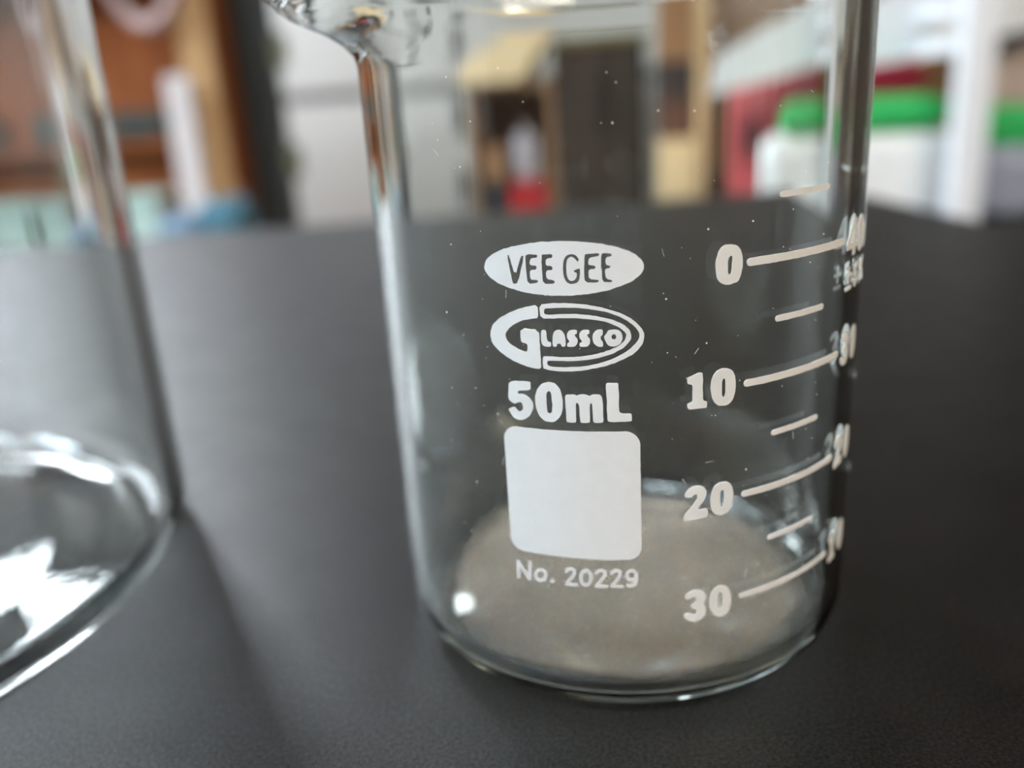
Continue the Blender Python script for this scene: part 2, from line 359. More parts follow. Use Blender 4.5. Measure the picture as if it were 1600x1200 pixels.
obj('hanging_rod', tube([back, (back.x, back.y, CZ - wl_pos.z - .001)], .008), mat('work_light_housing', srgb(60, 60, 60), 0.5), wl)
ceiling_light(-1.95, 0.15, math.pi / 2, LAMP_DOOR_FILL, COOL, 'added long ceiling light on the left, brightening the white door')  # unseen extra lamp, added to brighten the white door
ceiling_light(-0.95, -0.75, 0.0, LAMP_ROOM, COOL, 'long ceiling light on the left, behind the photographer')
ceiling_light(0.95, -0.75, 0.0, LAMP_ROOM * 0.9, WARM, 'long ceiling light on the right, behind the photographer')

# ---------------------------------------------------------------- the black table
TABLE = bpy.data.materials.new('black_laboratory_laminate')
TABLE.use_nodes = True
nt = TABLE.node_tree
b = nt.nodes['Principled BSDF']
tc = nt.nodes.new('ShaderNodeTexCoord')
def tnoise(scale, detail=3, rough=0.6):
    n = nt.nodes.new('ShaderNodeTexNoise')
    n.inputs['Scale'].default_value, n.inputs['Detail'].default_value, n.inputs['Roughness'].default_value = scale, detail, rough
    nt.links.new(tc.outputs['Object'], n.inputs['Vector'])
    return n
def ramp(src, p0, p1, c0, c1):
    r = nt.nodes.new('ShaderNodeValToRGB')
    r.color_ramp.elements[0].position, r.color_ramp.elements[1].position = p0, p1
    r.color_ramp.elements[0].color, r.color_ramp.elements[1].color = c0, c1
    nt.links.new(src, r.inputs['Fac'])
    return r
n1, n2 = tnoise(90, 5), tnoise(3300, 4, 0.75)
c1 = ramp(n1.outputs['Fac'], 0.3, 0.75, srgb(8, 7, 5), srgb(16, 13, 10))
sp = ramp(n2.outputs['Fac'], 0.55, 0.75, (0, 0, 0, 1), (1, 1, 1, 1))
mx = nt.nodes.new('ShaderNodeMix')
mx.data_type = 'RGBA'
nt.links.new(sp.outputs['Color'], mx.inputs[0])
nt.links.new(c1.outputs['Color'], mx.inputs[6])
mx.inputs[7].default_value = srgb(40, 37, 33)
nt.links.new(mx.outputs[2], b.inputs['Base Color'])
sv = nt.nodes.new('ShaderNodeMapRange')
for k, v in zip((1, 2, 3, 4), (0.35, 0.65, 0.12, 0.5)):
    sv.inputs[k].default_value = v
nt.links.new(n2.outputs['Fac'], sv.inputs[0])
nt.links.new(sv.outputs[0], b.inputs['Specular IOR Level'])
rr = ramp(n1.outputs['Fac'], 0.3, 0.7, (0.37,) * 3 + (1,), (0.46,) * 3 + (1,))
nt.links.new(rr.outputs['Color'], b.inputs['Roughness'])
n3 = tnoise(4500, 2, 0.5)
bp = nt.nodes.new('ShaderNodeBump')
bp.inputs['Strength'].default_value, bp.inputs['Distance'].default_value = 0.8, 0.00007
nt.links.new(n3.outputs['Fac'], bp.inputs['Height'])
nt.links.new(bp.outputs[0], b.inputs['Normal'])

TA = math.radians(10.5)
corner = Vector((0.098, 0.325, 0))
ux, uy = Vector((math.cos(TA), math.sin(TA), 0)), Vector((-math.sin(TA), math.cos(TA), 0))
TW, TD = 1.5, 0.75
troot = empty('lab_table', (corner.x, corner.y, 0), TA)
tag(troot, 'black lab table with matte speckled top carrying both glass beakers', 'table')
obj('table_top', box(-TW, 0, -TD, 0, TZ - 0.025, TZ), TABLE, troot, bevel=0.0015)
STEEL = mat('dark_steel', srgb(58, 58, 60), 0.4, 0.1, metallic=0.7)
bm = bmesh.new()
for a in ((-TW + .06, -.06, -.09, -.06), (-TW + .06, -.06, -TD + .06, -TD + .09)):
    add_box(bm, a[0], a[1], a[2], a[3], TZ - .085, TZ - .026)
for a in (-TW + .06, -.09):
    add_box(bm, a, a + .03, -TD + .09, -.09, TZ - .085, TZ - .026)
obj('apron', bm, STEEL, troot)
for lx in (-TW + .06, -.10):
    for ly in (-.10, -TD + .06):
        obj('leg', box(lx, lx + .04, ly, ly + .04, 0, TZ - .086), STEEL, troot)

# ---------------------------------------------------------------- glass beakers
def glass_mat(name, waves, tint, rough=0.0):
    M = bpy.data.materials.new(name)
    M.use_nodes = True
    nt = M.node_tree
    nt.nodes.remove(nt.nodes['Principled BSDF'])
    g = nt.nodes.new('ShaderNodeBsdfGlass')
    g.inputs['Color'].default_value = tint
    g.inputs['IOR'].default_value = 1.473
    g.inputs['Roughness'].default_value = rough
    tc = nt.nodes.new('ShaderNodeTexCoord')
    mp = nt.nodes.new('ShaderNodeMapping')
    mp.inputs['Scale'].default_value = (1, 1, 0.06)
    nt.links.new(tc.outputs['Object'], mp.inputs['Vector'])
    n = nt.nodes.new('ShaderNodeTexNoise')
    n.inputs['Scale'].default_value, n.inputs['Detail'].default_value = 420, 2
    nt.links.new(mp.outputs[0], n.inputs['Vector'])
    bp = nt.nodes.new('ShaderNodeBump')
    bp.inputs['Strength'].default_value, bp.inputs['Distance'].default_value = waves, 0.00002
    nt.links.new(n.outputs['Fac'], bp.inputs['Height'])
    nt.links.new(bp.outputs[0], g.inputs['Normal'])
    nt.links.new(g.outputs[0], nt.nodes['Material Output'].inputs['Surface'])
    return M
GLASS = glass_mat('borosilicate_glass', 0.35, (0.975, 0.985, 0.975, 1))
GLASS2 = glass_mat('borosilicate_glass_large', 0.35, (0.975, 0.98, 0.975, 1))

def arc(cx, cz, r, a0, a1, n):
    return [(cx + r * math.cos(math.radians(a0 + (a1 - a0) * i / n)), cz + r * math.sin(math.radians(a0 + (a1 - a0) * i / n))) for i in range(n + 1)]

def spout_curve(t):
    K = ((0, 0), (.1, .03), (.22, .15), (.37, .40), (.53, .80), (.66, .95), (.8, 1.0), (1, 1.0))
    for (a, u), (b_, w) in zip(K[:-1], K[1:]):
        if t <= b_:
            return u + (w - u) * (t - a) / (b_ - a)
    return 1.0

def beaker_body(Ro, wall, H, rc, base, flare, spout_dir, spout_len, spout_z, spout_w, seg=288):
    """closed lathe profile (outer foot, wall, rolled rim, inner wall, inner floor), millimetres"""
    Ri = Ro - wall
    ri = rc - wall * 0.65
    prof = [(0.0, 0.55), (Ro * 0.35, 0.5), (Ro * 0.62, 0.38), (Ro - rc - 1.6, 0.16), (Ro - rc - 0.7, 0.03)]
    prof += arc(Ro - rc, rc, rc, -90, 0, 12)
    zs = H - 4.2
    n = 18
    zk = H - spout_z - 1
    prof += [(Ro, rc + (zk - rc) * i / 8) for i in range(1, 9)] + [(Ro, zk + (zs - zk) * i / 12) for i in range(1, 13)]
    br = wall * 0.62                                   # rolled rim
    cxr, czr = Ro + flare - br * 0.3, H - br
    prof += [(Ro + flare * 0.12, H - 3.2), (Ro + flare * 0.35, H - 2.4), (Ro + flare * 0.6, H - 1.9)]
    prof += arc(cxr, czr, br, -40, 200, 12)
    prof += [(Ri + flare * 0.45, H - 2.1), (Ri + flare * 0.18, H - 2.9), (Ri + flare * 0.04, H - 3.6)]
    prof += [(Ri, H - 4.4 - (H - 4.4 - zk) * i / 10) for i in range(0, 10)] + [(Ri, zk - (zk - base - ri) * i / 9) for i in range(0, 10)]
    prof += arc(Ri - ri, base + ri, ri, 0, -90, 10)[1:]
    prof += [(Ro * 0.6, base + 0.08), (Ro * 0.3, base + 0.16), (0.0, base + 0.2)]
    bm = bmesh.new()
    rows = []
    for (r, z) in prof:
        if r < 1e-6:
            rows.append([bm.verts.new((0, 0, z * MM))])
            continue
        row = []
        for k in range(seg):
            a = 2 * math.pi * k / seg
            d = (a - spout_dir + math.pi) % (2 * math.pi) - math.pi
            t = max(0.0, min(1.0, (z - (H - spout_z)) / spout_z))
            lift = spout_curve(t) * spout_len * math.exp(-(d / spout_w) ** 2 * 0.5 * (0.6 + 0.4 * t))
            pinch = -0.9 * t * math.exp(-((abs(d) - 2.3 * spout_w) / (0.8 * spout_w)) ** 2)
            rr_ = r + (lift + pinch if r > Ro * 0.8 else 0)
            row.append(bm.verts.new((rr_ * math.cos(a) * MM, rr_ * math.sin(a) * MM, z * MM - (0.5 * MM * t * lift / max(spout_len, .1) if r > Ro * .8 else 0))))
        rows.append(row)
    for A, B in zip(rows[:-1], rows[1:]):
        for k in range(seg):
            k2 = (k + 1) % seg
            if len(A) == 1:
                bm.faces.new((A[0], B[k], B[k2]))
            elif len(B) == 1:
                bm.faces.new((A[k], B[0], A[k2]))
            else:
                bm.faces.new((A[k], B[k], B[k2], A[k2]))
    return bm

B1 = empty('graduated_beaker', (0, 0, TZ + 0.00002))
tag(B1, 'small clear glass beaker with white printed scale and emblems', 'beaker')
obj('glass_body', beaker_body(21.0, 1.25, 58.4, 3.5, 1.5, 0.7, math.radians(186), 6.3, 7.4, 0.23), GLASS, B1, smooth=True)

# pale mottled film added over the inner floor to brighten the base
FILM = bpy.data.materials.new('base_brightening_film')
FILM.use_nodes = True
nt = FILM.node_tree
nt.nodes.remove(nt.nodes['Principled BSDF'])
df = nt.nodes.new('ShaderNodeBsdfDiffuse')
df.inputs['Color'].default_value = srgb(236, 220, 205)
tp = nt.nodes.new('ShaderNodeBsdfTransparent')
ms = nt.nodes.new('ShaderNodeMixShader')
tc = nt.nodes.new('ShaderNodeTexCoord')
na, nb = tnoise(330, 3, 0.5), tnoise(2600, 2, 0.5)
ad = nt.nodes.new('ShaderNodeMath')
ad.operation = 'MULTIPLY'
nt.links.new(na.outputs['Fac'], ad.inputs[0])
nt.links.new(nb.outputs['Fac'], ad.inputs[1])
mr = nt.nodes.new('ShaderNodeMapRange')
for k, v in zip((1, 2, 3, 4), (0.10, 0.40, 0.08, 0.23)):
    mr.inputs[k].default_value = v
nt.links.new(ad.outputs[0], mr.inputs[0])
ln = nt.nodes.new('ShaderNodeVectorMath')
ln.operation = 'LENGTH'
nt.links.new(tc.outputs['Object'], ln.inputs[0])
fr = nt.nodes.new('ShaderNodeMapRange')
for k, v in zip((1, 2, 3, 4), (0.0163, 0.0181, 1.0, 0.08)):
    fr.inputs[k].default_value = v
nt.links.new(ln.outputs['Value'], fr.inputs[0])
fm = nt.nodes.new('ShaderNodeMath')
fm.operation = 'MULTIPLY'
nt.links.new(mr.outputs[0], fm.inputs[0])
nt.links.new(fr.outputs[0], fm.inputs[1])
nt.links.new(fm.outputs[0], ms.inputs[0])
nt.links.new(tp.outputs[0], ms.inputs[1])
nt.links.new(df.outputs[0], ms.inputs[2])
nt.links.new(ms.outputs[0], nt.nodes['Material Output'].inputs['Surface'])
def film(parent, r, z, flat, ri):
    """thin skin following the inner floor and the start of its rounded corner"""
    bm = bmesh.new()
    c0 = bm.verts.new((0, 0, (z + .24) * MM))
    rows = [[c0] * 96]
    for q, dz in ((6.0, .20), (12.5, .12), (16.5, .05), (17.06, .04), (17.6, None), (18.1, None), (r, None)):
        if dz is None:
            dz = ri - math.sqrt(ri * ri - (q - flat) ** 2) + .05
        rows.append([bm.verts.new((q * MM * math.cos(k * math.pi / 48), q * MM * math.sin(k * math.pi / 48), (z + dz) * MM)) for k in range(96)])
    for A, B in zip(rows[:-1], rows[1:]):
        for k in range(96):
            k2 = (k + 1) % 96
            bm.faces.new((A[k], B[k], B[k2]) if A[0] is c0 else (A[k], B[k], B[k2], A[k2]))
    obj('brightening_film', bm, FILM, parent, smooth=True)
film(B1, 18.3, 1.5, 17.06, 2.6875)

B2 = empty('large_beaker', (-0.0933, -0.006, TZ + 0.00002))
tag(B2, 'large clear glass beaker cut off by the left edge, beside the smaller one', 'beaker')
obj('glass_body', beaker_body(44.8, 1.9, 122.0, 5.5, 2.0, 2.0, math.radians(200), 9.0, 9.0, 0.2), GLASS2, B2, smooth=True)

# ---------------------------------------------------------------- printed enamel on the small beaker
PRINT = mat('white_enamel_print', srgb(232, 232, 230), 0.45, 0.02, 900)
def chaikin(p, k=1, cut=0.2):
    for _ in range(k):
        q = []
        for i in range(len(p)):
            a, b_ = p[i], p[(i + 1) % len(p)]
            q += [(a[0] * (1 - cut) + b_[0] * cut, a[1] * (1 - cut) + b_[1] * cut), (a[0] * cut + b_[0] * (1 - cut), a[1] * cut + b_[1] * (1 - cut))]
        p = q
    return p
def rough_edge(p, amp, step=0.12):
    out = []
    for i in range(len(p)):
        a, b_ = p[i], p[(i + 1) % len(p)]
        n = max(1, int(math.hypot(b_[0] - a[0], b_[1] - a[1]) / step))
        for k in range(n):
            x, z = a[0] + (b_[0] - a[0]) * k / n, a[1] + (b_[1] - a[1]) * k / n
            v = noise.noise_vector(Vector((x * 3.7, z * 3.7, 0)))
            out.append((x + v[0] * amp, z + v[1] * amp))
    return out
def wrap(bm, name, parent=B1, th=0.03):
    """flat (s, z) millimetre drawing -> thin enamel film lying on the outer glass wall"""
    xs = [v.co.x for v in bm.verts]
    s = min(xs) + 0.6
    while s < max(xs):
        bmesh.ops.bisect_plane(bm, geom=bm.verts[:] + bm.edges[:] + bm.faces[:], plane_co=(s, 0, 0), plane_no=(1, 0, 0))
        s += 0.6
    bmesh.ops.recalc_face_normals(bm, faces=bm.faces[:])
    r = bmesh.ops.extrude_face_region(bm, geom=bm.faces[:])
    top = {v for v in r['geom'] if isinstance(v, bmesh.types.BMVert)}
    for v in bm.verts:
        rad = 21.008 + (th if v in top else 0)
        a = v.co.x / 21.0
        v.co = Vector((rad * math.sin(a) * MM, -rad * math.cos(a) * MM, v.co.z * MM))
    return obj(name, bm, PRINT, parent)
def fill(bm, loops):
    loops = [[Vector((x, 0, z)) for x, z in l] for l in loops]
    flat = [v for l in loops for v in l]
    # tessellate in the xy plane
    tris = tessellate_polygon([[Vector((v.x, v.z, 0)) for v in l] for l in loops])
    vs = [bm.verts.new(v) for v in flat]
    for t in tris:
        try:
            bm.faces.new([vs[i] for i in t])
        except ValueError:
            pass
def strokes(bm, p, w, closed=False):
    n = len(p)
    for i in range(n if closed else n - 1):
        a, b_ = Vector(p[i]), Vector(p[(i + 1) % n])
        d = (b_ - a)
        if d.length < 1e-6:
            continue
        q = Vector((-d.y, d.x)).normalized() * w / 2
        bm.faces.new([bm.verts.new((v.x, 0, v.y)) for v in (a + q, b_ + q, b_ - q, a - q)])
    for a in p:
        bm.faces.new([bm.verts.new((a[0] + w / 2 * math.cos(k * math.pi / 5), 0, a[1] + w / 2 * math.sin(k * math.pi / 5))) for k in range(10)])
def sm(n, amp=0.03, k=2):
    return rough_edge(chaikin(GL[n], k), amp)
def ell(cx, cz, a, b_, n=72):
    return [(cx + a * math.cos(2 * math.pi * i / n), cz + b_ * math.sin(2 * math.pi * i / n)) for i in range(n)]

bm = bmesh.new()
fill(bm, [rough_edge(ell(-3.62, 36.82, 5.64, 1.86), 0.045)] + [sm(n, 0.025, 1) for n in ('V', 'E1', 'E2', 'G', 'E3', 'E4')])
wrap(bm, 'oval_emblem')
bm = bmesh.new()
fill(bm, [sm('gG', 0.03, 1)])
fill(bm, [sm('gD', 0.03, 1), sm('gDh', 0.03, 1)])
for n in ('gL', 'gA', 'gS', 'gS2', 'gC'):
    fill(bm, [sm(n, 0.012)])
fill(bm, [sm('gO', 0.012), sm('gOh', 0.01)])
wrap(bm, 'ring_emblem')
bm = bmesh.new()
fill(bm, [sm('c5')])
fill(bm, [sm('c0'), sm('c0h')])
fill(bm, [sm('cm')])
fill(bm, [sm('cL')])
wrap(bm, 'capacity_text')
bm = bmesh.new()
x0, x1, z0, z1, rd = -8.58, 1.60, 14.72, 25.03, 1.05
pts = []
for cx, cz, a0 in ((x1 - rd, z1 - rd, 0), (x0 + rd, z1 - rd, 90), (x0 + rd, z0 + rd, 180), (x1 - rd, z0 + rd, 270)):
    pts += [(cx + rd * math.cos(math.radians(a0 + k * 15)), cz + rd * math.sin(math.radians(a0 + k * 15))) for k in range(7)]
fill(bm, [rough_edge(pts, 0.025, 0.2)])
wrap(bm, 'writing_patch')
bm = bmesh.new()
for n in ('nN', 'n2', 'n2b', 'n2c', 'n9t'):
    strokes(bm, GL[n], 0.25)
for n in ('no', 'n0', 'n9'):
    strokes(bm, GL[n], 0.26, True)
strokes(bm, GL['nd'], 0.2)
wrap(bm, 'stock_number_text')
for lst in ((('a0', 'a0h'),), (('b1',), ('b0', 'b0h')), (('d2',), ('d0', 'd0h')), (('e3',), ('e0', 'e0h'))):
    bm = bmesh.new()
    for g in lst:
        fill(bm, [sm(n) for n in g])
    wrap(bm, 'scale_numeral')
def tick(s0, s1, z, w):
    bm = bmesh.new()
    pts = [(s1 + w / 2 * math.cos(math.radians(a)), z + w / 2 * math.sin(math.radians(a))) for a in range(-90, 91, 30)]
    pts += [(s0 + w / 2 * math.cos(math.radians(a)), z + w / 2 * math.sin(math.radians(a))) for a in range(90, 271, 30)]
    fill(bm, [rough_edge(pts, 0.03, 0.3)])
    wrap(bm, 'scale_tick')
ZT = [36.40, 27.72, 19.05, 10.36]
for z, w in zip(ZT, (0.56, 0.54, 0.5, 0.46)):
    tick(9.55, 19.6, z, w)
for z, w in zip((40.70, 32.06, 23.40, 14.75), (0.42, 0.46, 0.44, 0.40)):
    tick(12.05, 16.8, z, w)
# the second scale, round the right-hand side: 40mL +-5 %, 30, 20, 10
def moved(n, s0, zc, hz):
    p = GL[n]
    ref = GL[n[:-1]] if n.endswith('h') else p
    sx = min(q[0] for q in ref)
    lo, hi = min(q[1] for q in ref), max(q[1] for q in ref)
    k = hz / (hi - lo)
    return rough_edge(chaikin([(s0 + (q[0] - sx) * k, zc + (q[1] - (lo + hi) / 2) * k) for q in p], 2), 0.02)
four = [(1.35, 0), (2.0, 0), (2.0, .55), (2.35, .55), (2.35, 1.05), (2.0, 1.05), (2.0, 2.8), (1.25, 2.8), (0, 1.1), (0, .55), (1.35, .55)]
four_h = [(1.35, 1.05), (.75, 1.05), (1.35, 1.95)]
bm = bmesh.new()
s = 20.35
fill(bm, [[(s + x, ZT[0] - 1.4 + z) for x, z in four], [(s + x, ZT[0] - 1.4 + z) for x, z in four_h]])
fill(bm, [moved('b0', s + 2.5, ZT[0], 2.85), moved('b0h', s + 2.5, ZT[0], 1.45)])
fill(bm, [moved('cm', s + 4.8, ZT[0] - .45, 1.9)])
fill(bm, [moved('cL', s + 7.4, ZT[0], 2.8)])
wrap(bm, 'side_numeral')
bm = bmesh.new()
zc = ZT[0] - 3.1
strokes(bm, [(20.6, zc + .25), (21.7, zc + .25)], .3)
strokes(bm, [(21.15, zc - .3), (21.15, zc + .8)], .3)
strokes(bm, [(20.6, zc - .75), (21.7, zc - .75)], .3)
fill(bm, [moved('c5', 22.3, zc, 1.9)])
strokes(bm, [(24.4, zc - .9), (25.9, zc + .9)], .25)
strokes(bm, ell(24.6, zc + .5, .32, .38, 10), .22, True)
strokes(bm, ell(25.7, zc - .5, .32, .38, 10), .22, True)
wrap(bm, 'side_tolerance_mark')
for g, z in (('e3', ZT[1]), ('d2', ZT[2]), ('b1', ZT[3])):
    bm = bmesh.new()
    fill(bm, [moved(g, 20.35, z, 2.7)])
    fill(bm, [moved('b0', 22.6, z, 2.8), moved('b0h', 23.35, z, 1.45)])
    wrap(bm, 'side_numeral')
for z in (40.70, 32.06, 23.40, 14.75):
    tick(28.0, 32.0, z, 0.42)
# dust and small scratches caught on the front of the glass
bm = bmesh.new()
for i in range(150):
    s, z = rng.uniform(-14, 17), rng.uniform(6, 52)
    w = rng.choice((0.03, 0.04, 0.05, 0.07))
    if i % 9 == 0:
        a = rng.uniform(0, math.pi)
        l = rng.uniform(0.25, 0.7)
        strokes(bm, [(s, z), (s + l * math.cos(a), z + l * math.sin(a))], 0.022)
    else:
        bm.faces.new([bm.verts.new((s + w * math.cos(k * math.pi / 3), 0, z + w * math.sin(k * math.pi / 3))) for k in range(6)])
d = wrap(bm, 'dust_specks', th=0.015)
d['kind'] = 'stuff'

# ---------------------------------------------------------------- background, left: wooden shelf with bins
def slab_px(name, material, x0, x1, yt, yb, Y, depth, parent=None, zb=None, bevel=0.0):
    """an upright box whose front face fills the given patch at distance Y (its real place)"""
    ym = (yt + yb) / 2
    X0_, X1_ = at(x0, ym, Y).x, at(x1, ym, Y).x
    zt = at((x0 + x1) / 2, yt, Y).z
    z0_ = at((x0 + x1) / 2, yb, Y).z if zb is None else zb
    o = obj(name, box(X0_, X1_, Y, Y + depth, z0_, zt), material, parent, bevel=bevel)
    return o
OAK = wood('orange_brown_wood', srgb(128, 66, 26), srgb(158, 88, 40))
TRIM = wood('tan_pine_trim', srgb(196, 154, 106), srgb(212, 172, 124))
DARKWOOD = wood('dark_brown_wood', srgb(52, 42, 36), srgb(72, 58, 48))
MIDWOOD = wood('brown_wood', srgb(164, 126, 94), srgb(188, 148, 112))
CARD = mat('tan_cardboard', srgb(252, 222, 176), 0.85, 0.06, 14, 0.1)
CARD2 = mat('brown_cardboard', srgb(164, 122, 86), 0.85, 0.08, 14, 0.1)

SY = 1.5
xr = at(340, 150, SY).x
xl = xr - 1.05
sh = empty('wooden_shelf', (0, 0, 0))
tag(sh, 'orange-brown wooden shelf unit at the far left behind the large beaker', 'shelf')
obj('back_panel', box(xl + .02, xr - .02, SY + .15, SY + .17, 0.02, TZ + .34), OAK, sh)
obj('side_panel', box(xl, xl + .02, SY + .02, SY + .17, 0, TZ + .34), OAK, sh)
obj('side_panel', box(xr - .02, xr, SY + .02, SY + .17, 0, TZ + .34), OAK, sh)
obj('face_stile', box(xr - .06, xr, SY, SY + .019, 0, TZ + .34), TRIM, sh, bevel=.003)
obj('face_stile', box(xl, xl + .06, SY, SY + .019, 0, TZ + .34), TRIM, sh, bevel=.003)
zbin = at(160, 385, SY + .05).z
zmid = at(200, 222, SY + .05).z
for z in (0.06, 0.4, zbin - .018, zmid - .018, TZ + .31):
    obj('shelf_board', box(xl + .021, xr - .021, SY + (.095 if z == zmid - .018 else .021), SY + .149, z, z + .018), OAK, sh)
MINT = mat('mint_plastic', srgb(190, 216, 206), 0.45, 0.04, 8)
def bin_(name, x0, x1, y0, y1, z0, h, material, label, cat, group=None):
    r = empty(name, ((x0 + x1) / 2, (y0 + y1) / 2, z0))
    tag(r, label, cat, group)
    w, d_ = (x1 - x0) / 2, (y1 - y0) / 2
    bm = bmesh.new()
    t = .004
    lo = [(-w * .92, -d_ * .92), (w * .92, -d_ * .92), (w * .92, d_ * .92), (-w * .92, d_ * .92)]
    hi = [(-w, -d_), (w, -d_), (w, d_), (-w, d_)]
    A = [bm.verts.new((x, y, 0)) for x, y in lo]
    B = [bm.verts.new((x, y, h)) for x, y in hi]
    C = [bm.verts.new((x * (1 - t / w), y * (1 - t / d_), h)) for x, y in hi]
    D = [bm.verts.new((x * (1 - t / w), y * (1 - t / d_), t)) for x, y in lo]
    bm.faces.new(A[::-1])
    bm.faces.new(D)
    for P, Q in ((A, B), (B, C), (C, D)):
        for i in range(4):
            bm.faces.new((P[i], P[(i + 1) % 4], Q[(i + 1) % 4], Q[i]))
    obj('bin_body', bm, material, r)
    bm = bmesh.new()
    e = .008
    add_box(bm, -w - e, w + e, -d_ - e, -d_, h - .012, h)
    add_box(bm, -w - e, w + e, d_, d_ + e, h - .012, h)
    add_box(bm, -w - e, -w, -d_, d_, h - .012, h)
    add_box(bm, w, w + e, -d_, d_, h - .012, h)
    obj('bin_rim', bm, material, r)
    return r
hb = at(200, 306, SY + .05).z - zbin
xs = [at(px, 340, SY + .05).x for px in (-35, 40, 58, 142, 165, 255)]
for (a, b_), lab in zip(((xs[0], xs[1]), (xs[2], xs[3]), (xs[4], xs[5])),
                        ('pale mint bin on the wooden shelf, leftmost of three', 'pale mint bin on the wooden shelf, middle of three seen through the large beaker', 'pale mint bin on the wooden shelf, rightmost, nearest the white plank')):
    bin_('mint_bin', a, b_, SY + .035, SY + .135, zbin + .0005, hb, MINT, lab, 'bin', 'mint bins on the wooden shelf')
# dark tool case on the upper board
tc_ = empty('tool_case', (at(215, 200, SY + .08).x, SY + .122, zmid + .0005))
tag(tc_, 'dark grey tool case on the middle board of the wooden shelf', 'case')
GREYD = mat('dark_grey_plastic', srgb(74, 75, 68), 0.55, 0.08)
hc = at(215, 172, SY + .08).z - zmid
obj('case_body', box(-.07, .05, -.026, .026, 0, hc * .6), GREYD, tc_, bevel=.004)
obj('case_lid', box(-.07, .05, -.026, .026, hc * .6 + .001, hc), GREYD, tc_, bevel=.004)
obj('handle', tube([(-.05, -.026, hc * .4), (-.05, -.04, hc * .4), (.03, -.04, hc * .4), (.03, -.026, hc * .4)], .004), GREYD, tc_)
tag(obj('storage_crate', box(xl + .1, at(70, 200, SY + .08).x, SY + .097, SY + .147, zmid + .0005, zmid + .06), GREYD, bevel=.004), 'low dark grey crate on the middle board, left of the tool case', 'crate')
# white plank leaning in the right end of the shelf front
PLW = mat('white_paint', srgb(206, 196, 192), 0.6, 0.03, 8)
a, b_ = at(272, 118, SY - .04), at(303, 310, SY - .06)
d_ = (b_ - a).normalized()
bot = a + d_ * ((a.z - 0.0) / -d_.z)
side = Vector((0.0235, 0, 0))
pl = obj('white_plank', prism([a - side, a + side, bot + side, bot - side], (0, .018, 0)), PLW, bevel=.002)
tag(pl, 'narrow white plank leaning upright against the wooden shelf', 'plank')
# hose loop hanging on a hook from the upper board
HOSE = mat('pinkish_grey_rubber', srgb(176, 146, 140), 0.5, 0.06)
hr = empty('hose_loop', (at(222, -30, SY - .02).x, SY - .02, at(222, 40, SY - .02).z))
tag(hr, 'pinkish grey hose loop hanging in front of the wooden shelf', 'hose')
rz = .075
obj('hose', tube([(.06 * math.cos(t * math.pi / 18), .008 * math.sin(t * math.pi / 9), rz + rz * math.sin(t * math.pi / 18)) for t in range(36)], .014, 12, True), HOSE, hr, smooth=True)
obj('hook', tube([(0, .02, 2 * rz + .06), (0, -.004, 2 * rz + .06), (0, -.004, 2 * rz - .018), (0, .012, 2 * rz - .026)], .003), STEEL, hr)
# dark door track beside the shelf
tr = empty('door_track', (xr + .042, 1.62, 0))
tag(tr, 'dark steel upright track between the wooden shelf and white door', 'track')
BLK = mat('black_painted_steel', srgb(58, 58, 54), 0.5, 0.1)
bm = add_box(box(-.035, .035, 0, .006, 0, CZ - .02), -.035, -.029, -.03, 0, 0, CZ - .02)
obj('channel', add_box(bm, .029, .035, -.03, 0, 0, CZ - .02), BLK, tr)
for z in (TZ - .45, at(395, 255, 1.6).z, at(395, 80, 1.6).z, TZ + .6):
    obj('bracket', box(.0355, .055, -.03, .004, z - .03, z + .03), mat('olive_bracket', srgb(112, 112, 84), 0.5), tr)
# teal sacks on a low white bench in front of the shelf
TEAL = mat('dark_teal_cloth', srgb(72, 112, 128), 0.9, 0.15, 30, 0.3)
BLUEG = mat('blue_grey_cloth', srgb(108, 132, 150), 0.9, 0.12, 30, 0.3)
zb = at(340, 395, 1.25).z
be = empty('low_bench', (at(330, 395, 1.25).x - .08, 1.27, 0))
tag(be, 'low pale bench under the teal and blue-grey bundles', 'bench')
obj('bench_top', box(-.12, .22, -.1, .1, zb - .03, zb - .0005), PLW, be, bevel=.003)
for lx in (-.11, .17):
    for ly in (-.08, .05):
        obj('leg', box(lx, lx + .03, ly, ly + .03, 0, zb - .0305), PLW, be)
o = obj('teal_bundle', soft_block(.078, .09, at(362, 312, 1.22).z - zb, .6, .1, 2), TEAL, smooth=True, loc=(at(358, 345, 1.27).x, 1.27, zb))
tag(o, 'dark teal cloth bundle at the foot of the dark track', 'bundle')
o = obj('blue_bundle', soft_block(.075, .08, at(295, 338, 1.22).z - zb, .6, .1, 5), BLUEG, smooth=True, loc=(at(287, 350, 1.27).x, 1.27, zb))
tag(o, 'blue-grey cloth bundle left of the dark teal one', 'bundle')

# ---------------------------------------------------------------- background, middle: bookcase, cabinet, cartons
CYY = 1.62
bx0, bx1 = at(686, 220, CYY).x, at(854, 220, CYY).x
bzt = at(760, 130, CYY).z
bc = empty('brown_bookcase', (0, 0, 0))
tag(bc, 'open brown wooden bookcase seen through the small beaker, under the cardboard tray', 'bookcase')
obj('side_panel', box(bx0, bx0 + .012, CYY, CYY + .25, 0, bzt), MIDWOOD, bc)
obj('side_panel', box(bx1 - .014, bx1 - .002, CYY, CYY + .25, 0, bzt), MIDWOOD, bc)
obj('back_panel', box(bx0 + .0125, bx1 - .0145, CYY + .23, CYY + .25, 0, bzt - .0125), MIDWOOD, bc)
obj('top_board', box(bx0 + .0125, bx1 - .0145, CYY, CYY + .25, bzt - .012, bzt), MIDWOOD, bc)
zs1 = at(770, 338, CYY).z
for z in (.05, .3, .55, zs1 - .012):
    obj('shelf_board', box(bx0 + .0125, bx1 - .0145, CYY + .002, CYY + .2295, z, z + .012), MIDWOOD, bc)
